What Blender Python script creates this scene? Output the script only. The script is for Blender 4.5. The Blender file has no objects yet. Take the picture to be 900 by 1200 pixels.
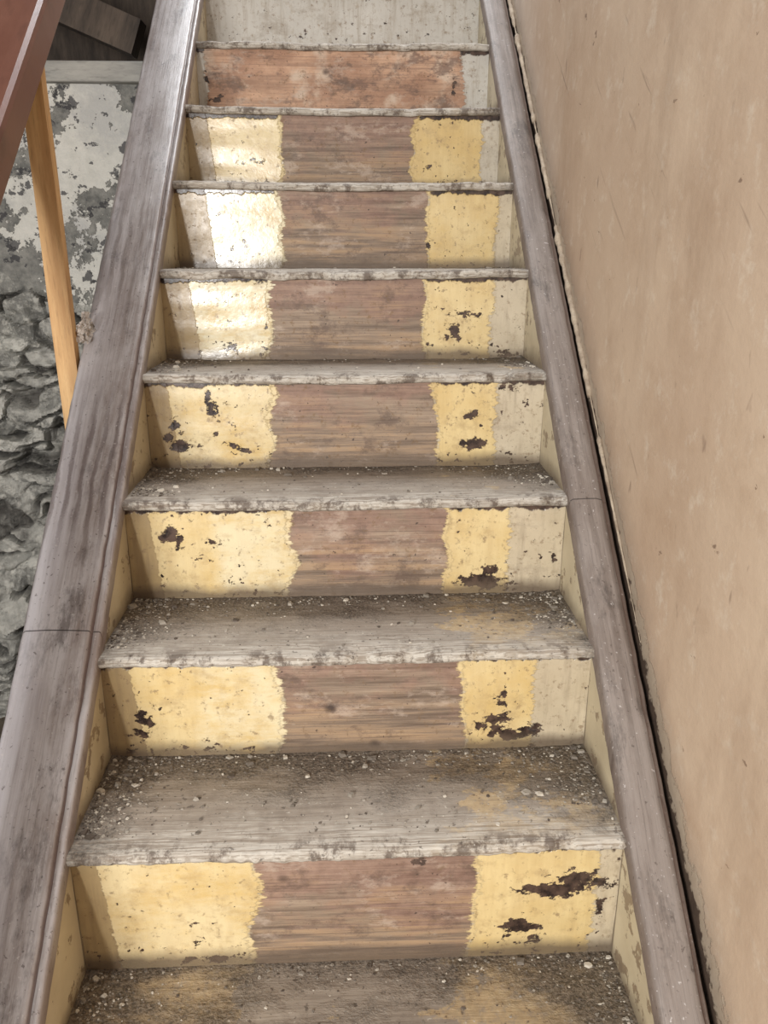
import bpy, math, random
from mathutils import Vector, noise
random.seed(7)
def lin(c):
    return tuple(((v/255)/12.92 if v/255<=0.04045 else ((v/255+0.055)/1.055)**2.4) for v in c)+(1,)
scene=bpy.context.scene
scene.view_settings.view_transform='Standard'
scene.view_settings.look='None'

# ---------------- dimensions (metres) ----------------
W=0.83; HW=W/2
EYE=1.66
RISE=0.2009; RUN=0.2205
Y1=0.918; Z1=EYE-0.826
SL=RISE/RUN
def S(y): return Z1+(y-Y1)*SL
def nz(k):
    if k>=1: return Z1+(k-1)*RISE
    return {0:Z1-0.232,-1:0.40,-2:0.20}[k]
def ny(k): return Y1+(k-1)*RUN
OVER=0.018; TH=0.018
WALLX=HW+0.084

# ---------------- node helper ----------------
class M:
    def __init__(s,name):
        s.m=bpy.data.materials.new(name); s.m.use_nodes=True
        s.t=s.m.node_tree; s.n=s.t.nodes; s.b=s.n['Principled BSDF']
        s.tc=s.n.new('ShaderNodeTexCoord')
    def link(s,a,b): s.t.links.new(a,b)
    def setin(s,sock,v):
        if v is None: return
        if hasattr(v,'is_linked') or isinstance(v,bpy.types.NodeSocket): s.link(v,sock)
        else: sock.default_value=v
    def attr(s,name,vec=False):
        a=s.n.new('ShaderNodeAttribute'); a.attribute_name=name
        return a.outputs['Vector'] if vec else a.outputs['Fac']
    def mapv(s,scale=(1,1,1),src=None,loc=(0,0,0)):
        a=s.n.new('ShaderNodeMapping'); a.inputs['Scale'].default_value=scale; a.inputs['Location'].default_value=loc
        s.link(src or s.tc.outputs['Object'],a.inputs['Vector']); return a.outputs[0]
    def noise(s,scale=1.0,detail=4,rough=.55,mp=(1,1,1),src=None,loc=(0,0,0)):
        a=s.n.new('ShaderNodeTexNoise'); a.inputs['Scale'].default_value=scale
        a.inputs['Detail'].default_value=detail; a.inputs['Roughness'].default_value=rough
        s.link(s.mapv(mp,src,loc),a.inputs['Vector']); return a.outputs['Fac']
    def voro(s,scale,feature='F1',mp=(1,1,1),src=None,out='Distance'):
        a=s.n.new('ShaderNodeTexVoronoi'); a.feature=feature; a.inputs['Scale'].default_value=scale
        s.link(s.mapv(mp,src),a.inputs['Vector']); return a.outputs[out]
    def math(s,op,a,b=0.0,c=None):
        n=s.n.new('ShaderNodeMath'); n.operation=op
        s.setin(n.inputs[0],a); s.setin(n.inputs[1],b)
        if c is not None: s.setin(n.inputs[2],c)
        return n.outputs[0]
    def step(s,v,lo,hi,a=0.0,b=1.0):
        n=s.n.new('ShaderNodeMapRange'); n.clamp=True
        s.setin(n.inputs['Value'],v); n.inputs['From Min'].default_value=lo; n.inputs['From Max'].default_value=hi
        n.inputs['To Min'].default_value=a; n.inputs['To Max'].default_value=b
        return n.outputs[0]
    def mix(s,f,a,b,mode='MIX'):
        n=s.n.new('ShaderNodeMix'); n.data_type='RGBA'; n.blend_type=mode
        s.setin(n.inputs[0],f)
        for sock,v in ((n.inputs[6],a),(n.inputs[7],b)):
            if isinstance(v,tuple): v=lin(v) if len(v)==3 else v
            s.setin(sock,v)
        return n.outputs[2]
    def fmul(s,a,b): return s.math('MULTIPLY',a,b)
    def done(s,col,rough=.6,bump=None,bs=.3,bd=.003,spec=.5):
        s.setin(s.b.inputs['Base Color'],col if not isinstance(col,tuple) else lin(col))
        s.setin(s.b.inputs['Roughness'],rough)
        s.b.inputs['Specular IOR Level'].default_value=spec
        if bump is not None:
            n=s.n.new('ShaderNodeBump'); n.inputs['Strength'].default_value=bs; n.inputs['Distance'].default_value=bd
            s.link(bump,n.inputs['Height']); s.link(n.outputs[0],s.b.inputs['Normal'])
        return s.m

# ---------------- mesh helpers ----------------
def mkobj(name,verts,faces,mat,parent=None,attrs=None,smooth=True,vattrs=None):
    me=bpy.data.meshes.new(name); me.from_pydata(verts,[],faces); me.update()
    for k,v in (attrs or {}).items():
        a=me.attributes.new(k,'FLOAT','POINT'); a.data.foreach_set('value',v)
    for k,v in (vattrs or {}).items():
        a=me.attributes.new(k,'FLOAT_VECTOR','POINT')
        a.data.foreach_set('vector',[c for p in v for c in p])
    if smooth: me.polygons.foreach_set('use_smooth',[True]*len(me.polygons))
    me.materials.append(mat)
    o=bpy.data.objects.new(name,me); scene.collection.objects.link(o)
    if parent: o.parent=parent
    return o
def gridfaces(nu,nv,flip=False,base=0):
    f=[]
    for j in range(nv-1):
        for i in range(nu-1):
            a=base+j*nu+i; q=(a,a+1,a+nu+1,a+nu)
            f.append(q[::-1] if flip else q)
    return f
def addbox(v,f,x0,x1,y0,y1,z0,z1):
    b=len(v)
    v+= [(x0,y0,z0),(x1,y0,z0),(x1,y1,z0),(x0,y1,z0),(x0,y0,z1),(x1,y0,z1),(x1,y1,z1),(x0,y1,z1)]
    f+= [tuple(b+i for i in q) for q in ((0,3,2,1),(4,5,6,7),(0,1,5,4),(1,2,6,5),(2,3,7,6),(3,0,4,7))]
def box(name,x0,x1,y0,y1,z0,z1,mat,parent=None,bev=0):
    v=[];f=[];addbox(v,f,x0,x1,y0,y1,z0,z1)
    o=mkobj(name,v,f,mat,parent,smooth=False)
    if bev:
        m=o.modifiers.new('b','BEVEL'); m.width=bev; m.segments=2
    return o
def N(x,y,z): return noise.noise(Vector((x,y,z)))

# ---------------- materials ----------------
def mat_riser():
    m=M('riser_paint')
    sy=m.attr('sy'); sb=m.attr('sb'); ch=m.attr('chip'); pale=m.attr('pale'); v=m.attr('v'); wht=m.attr('wht'); org=m.attr('org'); red=m.attr('red'); ls=m.attr('ls')
    ne=m.noise(1,6,.75,(22,1,80)); ne=m.math('SUBTRACT',ne,.5)
    nm=m.noise(9,5,.6); nf=m.noise(60,5,.6); br=m.noise(1,5,.65,(60,1,7),loc=(2,0,6))
    ycol=m.mix(m.step(nm,.35,.65),(208,180,122),(222,199,146))
    ycol=m.mix(m.step(br,.42,.7,0,.55),ycol,(194,166,114))
    ycol=m.mix(m.fmul(m.step(pale,0,1),m.step(m.math('ADD',nm,m.fmul(ne,.8)),.25,.55)),ycol,(230,222,194))
    ycol=m.mix(m.step(m.noise(1,5,.7,(22,1,26),loc=(7,7,7)),.53,.68,0,.55),ycol,(174,148,106))
    # old cream paint
    cream=m.mix(m.step(nm,.3,.7),(186,171,144),(206,192,166))
    cream=m.mix(m.fmul(wht,.9),cream,m.mix(nm,(186,182,174),(210,207,200)))
    cream=m.mix(m.step(nf,.54,.7,0,.55),cream,(156,139,114))
    cream=m.mix(m.step(br,.5,.68,0,.5),cream,(150,135,114))
    cream=m.mix(m.step(m.noise(1,6,.75,(9,1,14),loc=(3,0,3)),.55,.68,0,.55),cream,(148,134,116))
    # left end: old cream paint, toned to darker ochre as painted side shadow
    och_shade=m.mix(m.step(nm,.3,.7),(160,138,102),(180,158,118)); och_shade=m.mix(m.step(br,.45,.65,0,.6),och_shade,(140,120,92))
    cream=m.mix(m.fmul(ls,m.math('SUBTRACT',1,m.fmul(wht,.6))),cream,och_shade)
    # wood
    g1=m.noise(1,7,.7,(3,1,70)); g2=m.noise(1,6,.65,(5,1,300)); lo=m.noise(6,6,.66,(1,1,1.6),loc=(3,1,2))
    wood=m.mix(m.step(g1,.36,.64),(108,91,77),(164,144,124))
    redc=m.mix(m.step(m.math('ADD',m.fmul(nf,.5),m.fmul(g1,.5)),.38,.62),(128,98,85),(160,130,114))
    rf=m.fmul(m.step(m.math('ADD',lo,m.fmul(m.math('SUBTRACT',m.math('ADD',v,red),.5),.35)),.49,.62),.72)
    wood=m.mix(rf,wood,redc)
    wood=m.mix(m.fmul(m.step(m.math('ADD',lo,m.fmul(v,-.35)),.22,.40,0,.6),m.step(g1,.45,.6)),wood,(172,140,104))
    owood=m.mix(m.step(lo,.40,.60),(212,172,142),(172,132,106)); owood=m.mix(m.step(g1,.48,.62,0,.6),owood,(142,110,90)); owood=m.mix(m.step(nm,.52,.62,0,.7),owood,(218,200,180))
    owood=m.mix(m.step(m.noise(1,6,.7,(9,1,16),loc=(0,5,3)),.55,.62,0,.75),owood,(112,86,74))
    wood=m.mix(org,wood,owood)
    wood=m.mix(m.step(g2,.53,.68,0,.5),wood,(80,63,54))
    lp=m.noise(1,6,.74,(9,1,18),loc=(5,0,1))
    wood=m.mix(m.step(lp,.55,.64,0,.5),wood,(192,174,158))
    lp2=m.noise(1,6,.78,(9,1,13),loc=(1,0,8))
    wood=m.mix(m.step(lp2,.53,.63,0,.65),wood,(94,76,66))
    sps=m.noise(1,3,.6,(95,1,110),loc=(2,2,2)); wood=m.mix(m.step(sps,.68,.71,0,.8),wood,(58,46,40))
    knot=m.voro(8,mp=(1,1,1.2)); wood=m.mix(m.step(knot,.04,.11,.85,0),wood,(60,46,40))
    mb=m.step(m.math('ADD',sb,m.fmul(ne,.055)),-.002,.002)
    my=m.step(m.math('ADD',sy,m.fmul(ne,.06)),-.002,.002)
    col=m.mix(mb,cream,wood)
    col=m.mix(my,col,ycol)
    sc=m.step(m.noise(1,6,.7,(70,1,70),loc=(1,7,3)),.575,.665,0,.65)
    col=m.mix(sc,col,(124,100,75))
    # chips
    nc=m.math('SUBTRACT',m.noise(75,5,.65,(.8,1,1.1)),.5)
    mc=m.step(m.math('ADD',ch,m.fmul(nc,.036)),.0002,.0014)
    r2=m.noise(1,5,.66,(54,1,68),loc=(11,0,4))
    auto=m.fmul(m.step(m.math('ADD',r2,m.fmul(m.step(v,0,.3,1,0),.06)),.66,.67),m.math('SUBTRACT',1,mb))
    mc=m.math('MAXIMUM',mc,auto)
    nt=m.noise(1,4,.6,(38,1,20),loc=(0,3,9))
    te=m.step(m.math('SUBTRACT',v,m.fmul(nt,.18)),.855,.87)
    mc2=m.math('MAXIMUM',mc,m.fmul(te,m.math('SUBTRACT',1,mb)))
    col=m.mix(mc2,col,m.mix(m.step(nf,.4,.6),(46,36,33),(88,70,60)))
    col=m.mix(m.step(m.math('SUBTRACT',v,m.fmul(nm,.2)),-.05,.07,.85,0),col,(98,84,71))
    h=m.math('SUBTRACT',m.math('ADD',m.fmul(my,.5),m.fmul(nf,.35)),m.math('ADD',mc2,m.fmul(m.fmul(mb,m.math('SUBTRACT',1,g1)),1.3)))
    ro=m.math('ADD',m.math('ADD',.19,m.fmul(nf,.25)),m.math('ADD',m.fmul(mb,.3),m.fmul(sc,.3)))
    ro=m.math('SUBTRACT',ro,m.fmul(m.fmul(pale,my),.11))
    return m.done(col,ro,h,.6,.0026)
def mat_tread():
    m=M('worn_tread')
    d=m.attr('d'); u=m.attr('u'); oc=m.attr('oc')
    g=m.noise(1,6,.65,(4,80,60)); g2=m.noise(1,5,.6,(10,300,200)); nm=m.noise(8,6,.68,(1,1.6,1)); nf=m.noise(110,4,.6); sp=m.noise(200,3,.6)
    col=m.mix(m.step(g,.3,.7),(134,123,111),(166,155,142))
    col=m.mix(m.step(nm,.45,.7,0,.6),col,(184,176,165))
    pm=m.step(m.math('ADD',oc,m.fmul(m.math('SUBTRACT',m.noise(11,6,.7,(1,1.6,1),loc=(2,2,2)),.5),2.4)),.52,.58)
    pm=m.fmul(pm,m.step(m.noise(70,4,.7),.34,.5,.25,1))
    col=m.mix(m.fmul(pm,.8),col,m.mix(nf,(166,136,98),(206,188,152)))
    fe=m.step(m.math('ADD',d,m.fmul(m.math('SUBTRACT',m.noise(1,5,.65,(18,26,10)),.5),.6)),.05,.32,.85,0)
    col=m.mix(fe,col,m.mix(m.step(g2,.4,.6),(144,133,120),(208,202,191)))
    nd=m.noise(1,6,.74,(26,20,20),loc=(9,9,9))
    col=m.mix(m.fmul(m.step(nd,.50,.59,0,.8),m.step(d,0,.12,1,.2)),col,(88,74,64))
    col=m.mix(m.step(g2,.58,.72,0,.5),col,(80,70,61))
    uc=m.math('ABSOLUTE',m.math('SUBTRACT',u,.5))
    dd=m.math('ADD',m.math('ADD',m.fmul(d,.6),m.fmul(m.step(uc,.32,.5),.38)),m.fmul(m.math('SUBTRACT',nm,.5),1.3))
    dirt=m.step(dd,.28,.6,0,.92)
    col=m.mix(dirt,col,m.mix(m.step(sp,.4,.62),(74,66,58),(124,112,99)))
    col=m.mix(m.step(nf,.66,.70,0,.7),col,(196,190,178))
    col=m.mix(m.step(nf,.37,.33,0,.6),col,(66,57,50))
    h=m.math('ADD',m.math('ADD',m.fmul(g,.6),m.fmul(g2,.3)),m.fmul(m.fmul(sp,dirt),1.8))
    return m.done(col,.72,h,.7,.0035,.35)
def mat_cap(name,c1,c2,dust,dustamt,ro,joint,strokes):
    m=M(name)
    sv=m.attr('suv',True); e=m.attr('edge')
    sx=m.n.new('ShaderNodeSeparateXYZ'); m.link(sv,sx.inputs[0])
    g=m.noise(1,6,.65,(3,90,1),src=sv); g2=m.noise(1,5,.6,(9,330,1),src=sv); nm=m.noise(4,6,.7,(1,3,1),src=sv); nf=m.noise(120,4,.65,(1,1,1),src=sv)
    dk=tuple(int(x*.64) for x in c1)
    col=m.mix(m.step(g,.3,.7),c1,c2)
    col=m.mix(m.step(m.math('ADD',nm,m.fmul(g,.35)),.56,.78,0,dustamt),col,dust)
    col=m.mix(m.step(g2,.54,.7,0,.4),col,dk)
    smu=m.noise(1,6,.75,(6,14,1),src=sv,loc=(3,8,0)); col=m.mix(m.step(smu,.54,.66,0,.65),col,dk)
    if strokes:
        # pale sky sheen painted into the outer half of the board, weaker with height
        outer=m.step(m.math('ADD',sx.outputs[1],m.fmul(m.math('SUBTRACT',nm,.5),.12)),-.525,-.475,1,0)
        low=m.step(sx.outputs[0],1.2,2.9,1,.25)
        col=m.mix(m.fmul(m.fmul(outer,low),m.step(g,.3,.6,.45,.85)),col,(196,193,198))
        n1=m.noise(1,3,.5,(7,10,1),src=sv,loc=(1,1,0))
        ph=m.math('ADD',m.fmul(sx.outputs[1],2*math.pi/.024),m.fmul(n1,8))
        w=m.step(m.math('ADD',m.math('SINE',ph),m.fmul(m.math('SUBTRACT',nf,.5),1.6)),.1,.8)
        reg=m.step(m.math('ADD',m.math('ABSOLUTE',m.math('SUBTRACT',sx.outputs[0],1.90)),m.fmul(n1,.2)),.17,.32,1,0)
        col=m.mix(m.fmul(m.fmul(reg,w),.6),col,(98,83,79))
        reg2=m.step(m.math('ADD',m.math('ABSOLUTE',m.math('SUBTRACT',sx.outputs[0],2.5)),m.fmul(n1,.2)),.17,.3,1,0)
        col=m.mix(m.fmul(m.fmul(reg2,w),.4),col,(108,94,86))
    col=m.mix(m.step(nf,.64,.69,0,.6),col,(208,202,198))
    col=m.mix(m.step(nf,.37,.33,0,.6),col,(70,58,52))
    jl=m.math('ABSOLUTE',m.math('SUBTRACT',m.math('ADD',sx.outputs[0],m.fmul(sx.outputs[1],.02)),joint*math.sqrt(1+SL*SL)))
    col=m.mix(m.step(jl,.0006,.0015,.85,0),col,(44,36,32))
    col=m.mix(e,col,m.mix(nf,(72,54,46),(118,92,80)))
    return m.done(col,m.math('ADD',ro,m.fmul(nf,.2)),m.math('ADD',m.fmul(g,.6),m.fmul(g2,.4)),.4,.002,.5)
def mat_string():
    m=M('string_cream_paint')
    nm=m.noise(7,5,.6); nf=m.noise(70,4,.6)
    col=m.mix(m.step(nm,.3,.7),(184,170,142),(210,198,170))
    ch=m.noise(1,5,.65,(40,26,26),loc=(3,3,3))
    col=m.mix(m.step(ch,.57,.60,0,.85),col,m.mix(nf,(110,92,76),(156,136,110)))
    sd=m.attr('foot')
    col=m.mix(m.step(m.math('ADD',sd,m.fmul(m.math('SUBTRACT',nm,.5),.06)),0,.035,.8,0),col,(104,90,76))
    return m.done(col,.5,m.math('SUBTRACT',m.fmul(nf,.5),m.step(ch,.57,.60)),.4,.002)
def mat_wallr():
    m=M('tan_plaster')
    s=m.attr('s')
    n1=m.noise(1.6,6,.62,(1,1,.7)); n2=m.noise(7,6,.68); nf=m.noise(55,5,.6); 
    col=m.mix(m.step(n1,.35,.65),(186,161,138),(203,181,157))
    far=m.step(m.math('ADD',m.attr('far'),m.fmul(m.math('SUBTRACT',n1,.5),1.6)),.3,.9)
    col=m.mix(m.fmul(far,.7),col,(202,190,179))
    col=m.mix(m.step(n2,.48,.72,0,.5),col,(170,142,117))
    col=m.mix(m.step(m.noise(16,6,.75,loc=(3,3,1)),.55,.68,0,.5),col,(216,203,185))
    stn=m.noise(1,6,.7,(3.5,3.5,1.1),loc=(6,1,2)); col=m.mix(m.step(stn,.5,.68,0,.5),col,(156,130,108))
    ch=m.noise(1,5,.66,(14,13,20),loc=(5,2,9)); col=m.mix(m.step(ch,.67,.69,0,.75),col,(118,95,79))
    ch2=m.noise(1,3,.6,(40,22,9),loc=(1,2,9)); col=m.mix(m.step(ch2,.68,.73,0,.6),col,(136,113,97))
    rot=m.n.new('ShaderNodeMapping'); rot.inputs['Rotation'].default_value=(math.radians(52),0,0); m.link(m.tc.outputs['Object'],rot.inputs['Vector'])
    scr=m.noise(1,3,.5,(1,70,4),src=rot.outputs[0]); gate=m.step(m.noise(2.2,2,.5,loc=(3,9,4)),.52,.60)
    col=m.mix(m.fmul(gate,m.step(scr,.68,.74,0,.5)),col,(124,103,90))
    ss=m.math('ADD',s,m.fmul(m.math('SUBTRACT',m.noise(24,6,.7,(1,1,1)),.5),.09))
    col=m.mix(m.step(ss,.016,.022,.8,0),col,m.mix(nf,(208,196,176),(180,160,135)))
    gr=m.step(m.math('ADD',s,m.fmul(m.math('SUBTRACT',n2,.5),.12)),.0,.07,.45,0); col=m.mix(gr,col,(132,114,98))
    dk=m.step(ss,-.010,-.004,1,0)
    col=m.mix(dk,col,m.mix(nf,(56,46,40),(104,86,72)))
    h=m.math('ADD',m.math('ADD',m.fmul(n2,.9),m.fmul(nf,.25)),m.step(ss,.016,.021,0,.6))
    return m.done(col,.62,h,.45,.006,.35)
def mat_stone():
    m=M('rubble_wall_limewash')
    hh=m.attr('rub'); idc=m.attr('idc'); jt=m.attr('joint')
    n1=m.noise(3.4,7,.7); nf=m.noise(30,6,.7); n3=m.noise(9,6,.75,loc=(4,4,4)); n4=m.noise(5,6,.72,loc=(1,6,2))
    st=m.mix(idc,(128,127,122),(200,198,190)); st=m.mix(m.step(n3,.44,.6,0,.6),st,(104,103,100)); st=m.mix(m.step(nf,.48,.62,0,.65),st,(214,211,202))
    st=m.mix(m.step(n4,.5,.58,0,.7),st,m.mix(nf,(158,156,150),(218,215,206)))
    st=m.mix(m.fmul(jt,.85),st,(62,58,55))
    pl=m.mix(m.step(nf,.3,.7),(202,200,192),(220,217,209))
    pl=m.mix(m.step(m.noise(5,5,.7,loc=(8,8,8)),.50,.64,0,.5),pl,(166,166,167))
    pm=m.math('ADD',n1,m.fmul(m.math('SUBTRACT',n3,.5),.7))
    gy=m.mix(m.step(nf,.35,.65),(104,104,101),(150,148,142))
    pl=m.mix(m.step(pm,.505,.515),pl,gy)
    dk=m.noise(1,5,.65,(14,17,18),loc=(9,1,1)); pl=m.mix(m.step(dk,.58,.595,0,.85),pl,(68,67,70))
    col=m.mix(m.step(m.math('ADD',hh,m.fmul(m.math('SUBTRACT',n1,.5),.7)),.45,.52),pl,st)
    return m.done(col,.9,m.math('ADD',m.fmul(nf,.8),m.step(pm,.505,.515,1,0)),.8,.012,.2)
def mat_simple(name,c1,c2,scale=8,mp=(1,1,1),ro=.6,bs=.3,spec=.4):
    m=M(name); n=m.noise(scale,6,.65,mp); nf=m.noise(scale*6,4,.6,mp)
    col=m.mix(m.step(n,.35,.65),c1,c2); col=m.mix(m.step(nf,.55,.72,0,.4),col,tuple(int(x*.6) for x in c1))
    return m.done(col,ro,m.math('ADD',n,m.fmul(nf,.4)),bs,.003,spec)
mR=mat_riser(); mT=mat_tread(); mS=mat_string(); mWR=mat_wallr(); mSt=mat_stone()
mCL=mat_cap('left_string_capping',(136,123,116),(168,158,153),(206,202,202),.7,.26,1.165,True)
mCR=mat_cap('right_string_capping',(102,90,82),(132,119,110),(158,148,141),.5,.5,1.355,False)
mHR=mat_simple('dark_red_handrail_paint',(104,68,56),(128,90,76),6,(1,.3,.3),.35)
mPine=mat_simple('pine_batten',(182,140,92),(214,176,124),5,(8,8,.8),.6)
mDarkW=mat_simple('dark_joist_wood',(58,51,46),(96,84,74),7,(3,3,.6),.8)
mGreyW=mat_simple('grey_beam_wood',(136,135,131),(178,175,168),7,(.6,3,3),.8)
mFloor=mat_simple('floor_boards',(96,86,76),(128,116,102),6,(3,.5,1),.8)
mPlL=mat_simple('old_plaster',(150,148,144),(182,180,174),4,(1,1,1),.9)

# ---------------- staircase ----------------
stair=bpy.data.objects.new('staircase',None); scene.collection.objects.link(stair)
RS={-2:(.3,.73,.9,.03,.2,0,0,0),-1:(.3,.73,.9,.03,.2,0,0,0),0:(.31,.73,.93,.03,.2,0,0,0),
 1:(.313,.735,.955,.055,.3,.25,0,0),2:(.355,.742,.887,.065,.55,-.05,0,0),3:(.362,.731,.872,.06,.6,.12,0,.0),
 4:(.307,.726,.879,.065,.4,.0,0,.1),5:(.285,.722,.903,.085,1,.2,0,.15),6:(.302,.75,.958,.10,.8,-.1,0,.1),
 7:(.29,.731,.941,.075,.3,.15,0,.5),8:(.03,.905,.5,.5,0,0,.9,1),9:(1.5,1.6,.5,.5,0,0,0,1),
 10:(.3,.73,.9,.03,.2,0,0,.5),11:(.3,.73,.9,.03,.2,0,0,.5),12:(.3,.73,.9,.03,.2,0,0,.5)}
CH={1:[(.885,.6,.042,.012),(.915,.68,.022,.012),(.82,.25,.024,.008),(.84,.15,.012,.006),(.795,.2,.01,.005),(.21,.4,.004,.003),(.215,.22,.005,.004),(.62,.9,.01,.003),(.25,.06,.02,.004),(.97,.4,.004,.01)],
 2:[(.07,.42,.010,.014),(.062,.26,.014,.006),(.815,.5,.006,.018),(.81,.32,.020,.009),(.84,.15,.026,.010),(.885,.18,.014,.009),(.21,.06,.007,.005),(.79,.22,.008,.006),(.24,.3,.004,.002)],
 3:[(.095,.7,.014,.012),(.19,.62,.010,.005),(.205,.2,.010,.004),(.23,.18,.004,.003),(.82,.14,.036,.012),(.835,.26,.014,.01),(.785,.1,.01,.007),(.98,.4,.004,.012),(.15,.45,.003,.004)],
 4:[(.16,.72,.009,.016),(.075,.27,.017,.012),(.07,.5,.010,.010),(.21,.28,.014,.004),(.235,.2,.01,.005),(.815,.6,.011,.007),(.825,.26,.020,.011),(.91,.9,.014,.006),(.17,.4,.003,.003),(.205,.75,.008,.002)],
 5:[(.175,.16,.010,.005),(.2,.1,.008,.003),(.80,.36,.011,.015),(.85,.55,.03,.004),(.8,.62,.012,.002),(.95,.04,.02,.006),(.12,.72,.004,.003),(.28,.4,.003,.006),(.74,.2,.005,.003)],
 6:[(.16,.25,.004,.004),(.2,.3,.003,.003),(.14,.7,.006,.002),(.83,.75,.004,.003),(.8,.2,.004,.002),(.75,.3,.003,.004)],
 7:[(.21,.4,.010,.004),(.17,.36,.006,.003),(.14,.08,.014,.005),(.24,.1,.008,.004),(.8,.08,.018,.004),(.86,.13,.01,.003),(.77,.3,.005,.003),(.9,.3,.003,.003)],
 8:[(.06,.3,.01,.006),(.03,.6,.004,.01),(.6,.1,.02,.004),(.88,.5,.004,.02),(.09,.08,.03,.006),(.8,.1,.03,.005)]}
def riser(k):
    zt=nz(k)-TH+.003; zb=(nz(k-1) if k>-2 else 0)-.004
    y=ny(k)+OVER; nu,nv=200,50
    bs,be,ye,ys,pale,red,org,wht=RS[k]
    rnd=random.Random(k+50)
    chips=[]
    for (cu,cv,rx,ry) in CH.get(k,[]):
        rx*=1.2; ry*=1.2
        chips.append((cu*W-HW,cv,rx,ry))
        for q in range(3):
            chips.append((cu*W-HW+rnd.uniform(-1.3,1.3)*rx,cv+rnd.uniform(-1.2,1.2)*ry/.18,rx*rnd.uniform(.3,.6),ry*rnd.uniform(.4,.8)))
    v=[];A={n:[] for n in('sy','sb','chip','pale','v','wht','org','red','ls')}
    for j in range(nv):
        t=j/(nv-1)
        for i in range(nu):
            u=i/(nu-1); x=-HW+u*W; z=zb+(zt-zb)*t
            v.append((x,y+.0015*N(x*6,z*25,k*3.1),z))
            tt=(z-nz(k-1))/(nz(k)-TH-nz(k-1)) if k>-2 else t
            wob=.024*N(z*14,k*2.7,1)
            wob2=.024*N(z*14,k*2.7,5)
            sb=min(x-(bs*W-HW+wob),(be*W-HW+wob2)-x)
            sl=min((x-(ys*W-HW+.018*(.5-tt)))*3,(bs*W-HW+.006+wob)-x)  # left limit slants down-right, as the edge of the painted shadow strip
            sr=min(x-(be*W-HW-.006+wob2),(ye*W-HW+.01*N(z*11,k,9))-x)
            if k in (8,9): sl=sr=-1
            c=-.05
            for (cx,cv,rx,ry) in chips:
                dx=(x-cx)/rx; dz=(tt-cv)*.18/ry
                dd=math.sqrt(dx*dx+dz*dz)
                c=max(c,(1-dd)*min(rx,ry)*.9)
            A['sy'].append(max(sl,sr)); A['sb'].append(sb); A['chip'].append(c-.0006)
            if k in (2,3): 
                st=max(0,min(1,(u-(bs-.18+.02*N(z*12,k,4)))/.03)); p=pale*(.3+.7*st) if u<.5 else pale*.2
            else: p=pale*(1 if u<.5 else .15)
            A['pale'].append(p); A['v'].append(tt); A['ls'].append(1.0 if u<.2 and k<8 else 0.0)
            A['wht'].append(wht*(1 if (u>.5 or k>=8) else .3)); A['org'].append(org); A['red'].append(red)
    f=gridfaces(nu,nv)
    n0=len(v); addbox(v,f,-HW,HW,y+.004,y+.02,zb,zt)
    for a in A: A[a]+= [A[a][0]]*(len(v)-n0)
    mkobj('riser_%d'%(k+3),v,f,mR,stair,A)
def tread(k):
    zt=nz(k); y0=ny(k); yb=ny(k+1)+OVER+.004
    if k==12: yb=y0+.6
    r=TH/2; prof=[(y0+.09,zt-TH,0,0)]
    prof.append((y0+OVER+.01,zt-TH,0,0))
    for a in range(9):
        an=-math.pi/2-math.pi*a/8
        prof.append((y0+r+r*math.cos(an),zt-r+r*math.sin(an),0,1))
    nt=34
    for a in range(1,nt+1):
        t=a/nt; prof.append((y0+r+(yb-y0-r)*t,zt,t,1))
    nu=220; v=[];D=[];U=[];O=[]
    for (py,pz,d,w) in prof:
        for i in range(nu):
            u=i/(nu-1); x=-HW+u*W
            fr=max(0,1-(py-y0)/.04)
            wear=.003*N(x*7,k*5.1,0)+.0024*N(x*35,k*5.1,3)+.0016*N(x*90,k*5.1,6)
            sp=max(0,N(x*14,k*7.7,8)-.2)*.028
            dy=w*fr*(wear*1.6+sp)
            dz=w*(-.007*fr*max(0,1-abs(u-.5)*2.2) + .0014*N(x*9,py*20,k) + .0009*N(x*60,py*90,k)-sp*fr*.45+fr*.0025*N(x*11,k*3.3,2))
            zz=pz+dz
            if w and d>0 and k<=4:
                cl=max(0,1-u/.11)+max(0,(u-.88)/.12)
                zz+=max(0,(.35+.4*N(x*20,py*25,k))*cl*max(0,(d-.3)))*.014
                zz+=max(0,N(x*30,py*30,k*2))*.003*max(0,d-.75)
            v.append((x,py+dy,zz)); D.append(d); U.append(u)
            sr=max(0,min(1,(u-.6)/.15)); sl=max(0,min(1,(.38-u)/.15))
            if k==0: oc=.72*max(sr,sl)+.1
            elif k==1: oc=.66*sr
            elif k==2: oc=.6*sr
            else: oc=.35*sr
            O.append(oc)
    f=gridfaces(nu,len(prof),True)
    mkobj('tread_%d'%(k+3),v,f,mT,stair,{'d':D,'u':U,'oc':O})
for k in range(-2,13): riser(k); tread(k)

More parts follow.
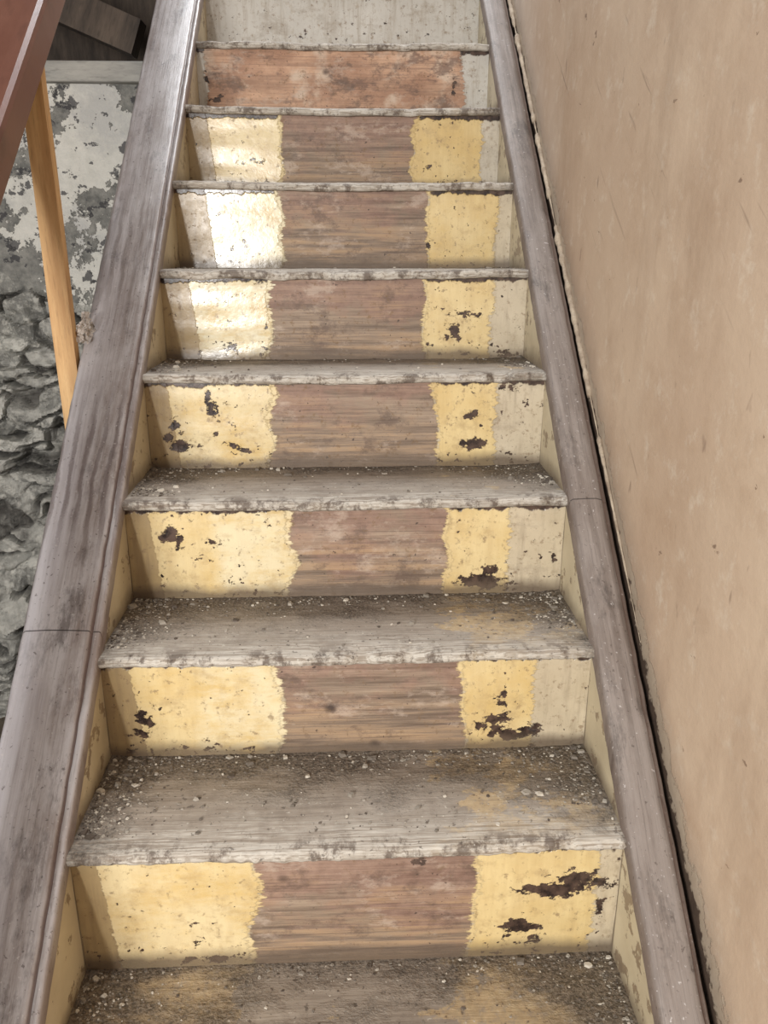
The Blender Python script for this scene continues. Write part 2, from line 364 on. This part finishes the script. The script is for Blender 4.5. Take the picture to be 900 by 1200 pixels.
def stringb(name,x0,x1,ya,yb,inner):
    n=420; v=[];f=[];F=[]
    rows=14
    for j in range(rows):
        for i in range(n):
            y=ya+(yb-ya)*i/(n-1)
            zt=S(y)-.004; zb=max(0.0,zt-.36)
            z=zb+(zt-zb)*j/(rows-1)
            v.append((inner+.0008*N(y*8,z*8,inner*9),y,z))
            k=math.floor((y-Y1-OVER)/RUN)+1; k=max(-2,min(12,k))
            h=z-nz(k); F.append(h)
    f=gridfaces(n,rows,inner<0)
    b=len(v); out=x0 if inner==x1 else x1
    for j in range(2):
        for i in range(n):
            y=ya+(yb-ya)*i/(n-1); zt=S(y)-.004; zb=max(0.0,zt-.36)
            v.append((out,y,zt if j else zb)); F.append(1)
    f+=gridfaces(n,2,inner>0,b)
    for i in range(n-1):
        t=(rows-1)*n+i; f.append((t,t+1,b+n+i+1,b+n+i))
        f.append((i,i+1,b+i+1,b+i))
    mkobj(name,v,f,mS,stair,{'foot':F})
YA,YB=.02,3.45
stringb('string_left',-HW-.04,-HW,YA,YB,-HW)
stringb('string_right',HW,HW+.04,YA,YB,HW)

def cap(name,prof,mat,sgn):
    n=700; v=[];E=[];SV=[]
    m_=len(prof)
    L=math.sqrt(1+SL*SL)
    for (px,dz,e) in prof:
        for i in range(n):
            y=YA+(YB-YA)*i/(n-1)
            top=(dz>-.012)
            v.append((px+.0014*N(y*5,px*40,2)+(.0012*N(y*40,px*60,2)),y,S(y)+dz+(.0010*N(px*30,y*7,4)+.0006*N(px*90,y*40,7))*top))
            E.append(e); SV.append((y*L,px,dz))
    f=gridfaces(n,m_,sgn)
    f+= [tuple(j*n for j in range(m_)), tuple(j*n+n-1 for j in range(m_))[::-1]]
    return mkobj(name,v,f,mat,stair,{'edge':E},vattrs={'suv':SV})
ix=-HW+.003; ox=-HW-.132
cap('capping_left',[(ix,-.03,.6),(ix,-.006,.5),(ix-.0015,.003,.2),(ix-.004,.005,.1),(ix-.012,.005,.1),(ix-.0135,.001,.9),(ix-.0165,.001,.9),(ix-.018,.006,.1),(ix-.022,.007,0),(ix-.06,.008,0),(ix-.09,.008,0),
   (ox+.012,.007,0),(ox+.008,.004,.1),(ox+.003,-.008,.6),(ox,-.016,1),(ox,-.06,1),(ox+.02,-.075,1),(ix-.03,-.075,1),(ix,-.03,1)],mCL,True)
ix=HW-.002; ox=HW+.07
cap('capping_right',[(ix,-.03,.3),(ix,-.002,.2),(ix+.002,.006,0),(ix+.006,.009,0),(ix+.03,.010,0),(ix+.05,.010,0),(ix+.060,.008,0),(ix+.062,.003,.8),(ox-.004,.002,.3),(ox,-.006,.5),(ox,-.05,1),(ix+.03,-.05,1),(ix,-.03,1)],mCR,False)

# ---------------- right wall ----------------
ny_,nz_=240,170; v=[];SS=[];FA=[]
for j in range(nz_):
    for i in range(ny_):
        y=-1.6+5.6*i/(ny_-1); z=4.4*j/(nz_-1)
        v.append((WALLX+.006*N(y*1.3,z*1.3,0)+.0022*N(y*6,z*6,4),y,z))
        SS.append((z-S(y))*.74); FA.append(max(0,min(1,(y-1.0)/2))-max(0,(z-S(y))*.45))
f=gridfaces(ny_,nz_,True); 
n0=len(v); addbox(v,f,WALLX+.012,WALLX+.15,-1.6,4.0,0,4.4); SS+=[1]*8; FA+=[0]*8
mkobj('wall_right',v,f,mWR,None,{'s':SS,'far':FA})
v=[];f=[];n=520;m_=8
for i in range(n):
    y=1.15+(3.4-1.15)*i/(n-1)
    gate=min(1,(y-1.15)/.4); r=.0055*gate*(1+.7*N(y*18,1,1)+.6*N(y*60,1,2)); 
    if N(y*9,5,5)>.18: r*=.3
    r=max(r,.0006)
    for a in range(m_):
        an=2*math.pi*a/m_
        v.append((WALLX-.004+r*math.cos(an)*1.1,y,S(y)-.004+r*1.5*math.sin(an)))
for i in range(n-1):
    for a in range(m_):
        f.append((i*m_+a,i*m_+(a+1)%m_,(i+1)*m_+(a+1)%m_,(i+1)*m_+a))
mFil=mat_simple('broken_plaster_edge',(140,122,104),(188,172,150),30,(1,1,1),.8)
mkobj('trim_plaster_edge',v,f,mFil)

# ---------------- rubble stone wall at the back of the stairwell ----------------
YW=2.6; WT=2.15
nx_,nzz=250,340; v=[];RB=[];ID=[];JT=[]
def stonelayer(q,soft):
    ds,ps=noise.voronoi(q)
    b=min(1,(ds[1]-ds[0])/soft); b=b*b*(3-2*b)
    p=Vector(ps[0])
    i1=abs(noise.cell(p*3.3+Vector((.5,.5,.5))))%1; i2=abs(noise.cell(p*7.7))%1; i3=abs(noise.cell(p*5.1))%1
    tl=(q.x-p.x)*(i1-.5)+(q.z-p.z)*(i2-.5)*1.6
    return b,i1,i3,tl
for j in range(nzz):
    for i in range(nx_):
        x=-2.25+1.69*i/(nx_-1); z=WT*j/(nzz-1)
        rb=max(0,min(1,(1.60-z+.16*N(x*3,z*3,7)+.06*N(x*11,z*11,7))/.08))
        wx=.9*N(x*4,z*4,0)+.4*N(x*13,z*13,3); wz=1.0*N(x*3.5,z*5,9)+.5*N(x*12,z*14,6)
        big=stonelayer(Vector((x*3.6+wx+z*1.6,0.3,z*7.5+wz)),.12)
        sm=stonelayer(Vector((x*7.5+wx*1.3-z*2,4.3,z*15+wz*1.3)),.18)
        sel=N(x*2.6,z*3.2,21)+(.1 if z<1.25 else -.2)
        sel=max(0,min(1,sel*8+.5))
        bb,bi1,bi3,btl=big; b,i1,i3,tl=sm
        hg=(1-sel)*(bb*(.02+.08*bi3)+btl*.08)+sel*(b*(.012+.05*i3)+tl*.05)
        jt=(1-sel)*(1-bb)+sel*(1-b)
        fill=max(0,min(1,(N(x*5,z*6,33)-.1)*6))
        hg=hg*(1-.75*fill)+.03*fill; jt*=(1-fill)
        hgt=rb*(hg+.016*N(x*18,z*18,2)+.010*N(x*50,z*50,2)-.02)
        hgt+=(1-rb)*(.012*N(x*3,z*3,1)+.004*N(x*14,z*14,1)+.02)
        v.append((x,YW-hgt,z)); RB.append(rb); ID.append(bi1 if sel<.5 else i1); JT.append(jt)
f=gridfaces(nx_,nzz); n0=len(v); addbox(v,f,-2.25,-.56,YW+.08,YW+.35,0,WT)
RB+=[0]*8;ID+=[0]*8;JT+=[0]*8
mkobj('wall_back',v,f,mSt,None,{'rub':RB,'idc':ID,'joint':JT},smooth=False)
box('wall_plate_beam',-2.25,-.56,YW-.05,YW+.35,WT,WT+.055,mGreyW,None,.006)
jo=bpy.data.objects.new('ceiling_joists',None); scene.collection.objects.link(jo)
for i,x in enumerate((-2.05,-1.65,-1.25,-.85)):
    o=box('joist_%d'%(i+1),x-.04,x+.04,-.4,YW+.34,2.62,2.8,mDarkW,jo,.005)
v=[];f=[];addbox(v,f,-.38,.38,-.035,.035,-.05,.05)
o=mkobj('roof_brace_beam',v,f,mDarkW,None,smooth=False); o.location=(-.98,YW+.12,2.44); o.rotation_euler=(0,math.radians(22),0)
box('wall_upper',-2.25,-.56,YW+.9,YW+1.0,0,2.8,mDarkW)
box('ceiling',-2.4,-.56,-.4,YW+1.0,2.8,2.85,mDarkW)
box('wall_left',-2.4,-2.25,-1.6,YW+1.0,0,2.8,mPlL)
box('floor',-2.4,WALLX+.15,-1.6,YW+1.6,-.1,0,mFloor)
box('wall_landing',-.56,WALLX+.01,4.0,4.1,0,4.4,mPlL)

# ---------------- handrail, newels, batten ----------------
hr=bpy.data.objects.new('handrail',None); scene.collection.objects.link(hr)
v=[];n=60
hx0,hx1=-.635,-.530
pr=[(hx1,.004),(hx1-.003,.012),(hx1-.010,.017),(hx1-.03,.018),(hx0+.03,.018),(hx0+.010,.017),(hx0+.003,.012),(hx0,.004),(hx0,-.044),(hx0+.003,-.049),(hx0+.008,-.05),(hx1-.008,-.05),(hx1-.003,-.049),(hx1,-.044)]
ya,yb=.12,3.25
for i in range(n):
    y=ya+(yb-ya)*i/(n-1)
    for (px,dz) in pr: v.append((px,y,S(y)+.61+dz*1.3+.001*N(y*6,px*30,1)))
m_=len(pr); f=[]
for i in range(n-1):
    for a in range(m_): f.append((i*m_+a,(i+1)*m_+a,(i+1)*m_+(a+1)%m_,i*m_+(a+1)%m_))
f+=[tuple(range(m_)),tuple((n-1)*m_+a for a in range(m_))[::-1]]
mkobj('rail',v,f,mHR,hr,smooth=False)
box('newel_bottom',-.63,-.55,.03,.12,0,S(.12)+.72,mHR,hr,.006)
box('newel_top',-.63,-.55,3.25,3.34,S(3.25)-.3,S(3.25)+.75,mHR,hr,.006)
v=[];f=[];xs=(-.590,-.5495);yy=1.62;ys=(yy-.012,yy+.013)
nb=24; ztop=S(yy-.012)+.61-.066
for i in range(nb):
    z=1.05+(ztop-1.05)*i/(nb-1)
    dx=.002*N(z*3,0,0)
    v+=[(xs[0]+dx,ys[0],z),(xs[1]+dx,ys[0],z),(xs[1]+dx,ys[1],z),(xs[0]+dx,ys[1],z)]
for i in range(nb-1):
    for a in range(4): f.append((i*4+a,i*4+(a+1)%4,i*4+4+(a+1)%4,i*4+4+a))
f+=[(3,2,1,0),tuple((nb-1)*4+a for a in range(4))]
o=mkobj('pine_batten',v,f,mPine,None,smooth=False)

# torn paper / plaster fluff on the capping edge
v=[];f=[]
for q in range(16):
    hh=random.uniform(0,1)
    c=Vector((-.534+random.uniform(-.012,.012)*(1-hh*.6),1.64+random.uniform(-.012,.012),S(1.64)+.008+hh*.05))
    b=len(v); rot=random.uniform(-.8,.8)
    for j in range(5):
        for i in range(5):
            a=(i-2)*.004; c2=(j-2)*.005
            v.append(tuple(c+Vector((a*math.cos(rot)-c2*math.sin(rot)+random.uniform(-.002,.002),random.uniform(-.006,.006),a*math.sin(rot)+c2*math.cos(rot)+random.uniform(-.002,.002)))))
    f+=gridfaces(5,5,False,b)
mPap=mat_simple('torn_paper',(190,182,174),(228,222,216),40,(1,1,1),.8)
mkobj('torn_paper_scrap',v,f,mPap,None,smooth=False)

# ---------------- debris ----------------
mD=M('plaster_crumbs'); t=mD.attr('tone'); 
mDm=mD.done(mD.mix(t,(84,74,65),(200,192,178)),.9,None)
v=[];f=[];T=[]
def chipm(x,y,z,s,t):
    b=len(v); an=random.uniform(0,6.28); n=random.choice((4,5,6))
    fl=random.uniform(.25,.6); st=random.uniform(.6,1)
    lo=[];hi=[]
    for i in range(n):
        a=an+6.28*i/n; r=s*random.uniform(.6,1.1)
        px,py=r*math.cos(a),r*math.sin(a)*st
        lo.append((x+px,y+py,z-.0006)); k=random.uniform(.6,.9)
        hi.append((x+px*k,y+py*k,z+s*fl*random.uniform(.7,1.3)))
    v.extend(lo+hi); T.extend([t]*(2*n))
    f.append(tuple(b+i for i in range(n))[::-1]); f.append(tuple(b+n+i for i in range(n)))
    for i in range(n): f.append((b+i,b+(i+1)%n,b+n+(i+1)%n,b+n+i))
CNT={0:900,1:1700,2:1400,3:750,4:350,5:60}
for k,c in CNT.items():
    for i in range(c):
        r=random.random()
        if r<.42: u=abs(random.gauss(0,.05)); d=random.uniform(.12,.98)
        elif r<.66: u=1-abs(random.gauss(0,.06)); d=random.uniform(.3,.98)
        elif r<.86: u=random.random(); d=1-abs(random.gauss(0,.13))
        else: u=random.random(); d=random.uniform(.1,.95)
        u=min(.99,max(.01,u)); d=min(.975,max(.08,d))
        s=random.choice((.0012,.0015,.002,.002,.003,.0035))*random.uniform(.7,1.3)
        if random.random()<.03: s=random.uniform(.005,.010)
        yb=ny(k+1)+OVER
        z=nz(k)
        cl=max(0,1-u/.11)+max(0,(u-.88)/.12); z+=.35*cl*max(0,d-.3)*.012
        chipm(-HW+u*W,min(yb-s-.001,ny(k)+.012+(yb-ny(k)-.012)*d),z,s,random.choice((.0,.1,.2,.35,.5,.9)))
mkobj('plaster_debris',v,f,mDm,None,{'tone':T},smooth=False)

# ---------------- light ----------------
w=bpy.data.worlds.new('World'); scene.world=w; w.use_nodes=True
w.node_tree.nodes['Background'].inputs[0].default_value=(.94,.965,1,1)
w.node_tree.nodes['Background'].inputs[1].default_value=.53
def area(name,loc,tgt,sx,sy,p,col):
    l=bpy.data.lights.new(name,'AREA'); l.shape='RECTANGLE'; l.size=sx; l.size_y=sy; l.energy=p; l.color=col
    o=bpy.data.objects.new(name,l); scene.collection.objects.link(o); o.location=loc
    o.rotation_euler=(Vector(tgt)-Vector(loc)).to_track_quat('-Z','Y').to_euler(); return o
area('window_light_lower_room',(-1.12,-1.6,1.88),(-.1,1.8,1.6),.42,.6,108,(1,.975,.94))
area('skylight_upper_landing',(-.1,3.2,4.9),(0,1.6,1.2),1.2,1.2,85,(.93,.96,1))

# ---------------- camera ----------------
cd=bpy.data.cameras.new('camera'); co=bpy.data.objects.new('camera',cd); scene.collection.objects.link(co)
cd.sensor_fit='VERTICAL'; cd.sensor_height=24; cd.sensor_width=18; cd.lens=18.0; cd.clip_start=.01
co.location=(.011,0,EYE); co.rotation_euler=(math.radians(71.75),0,math.radians(-2.4))
scene.camera=co
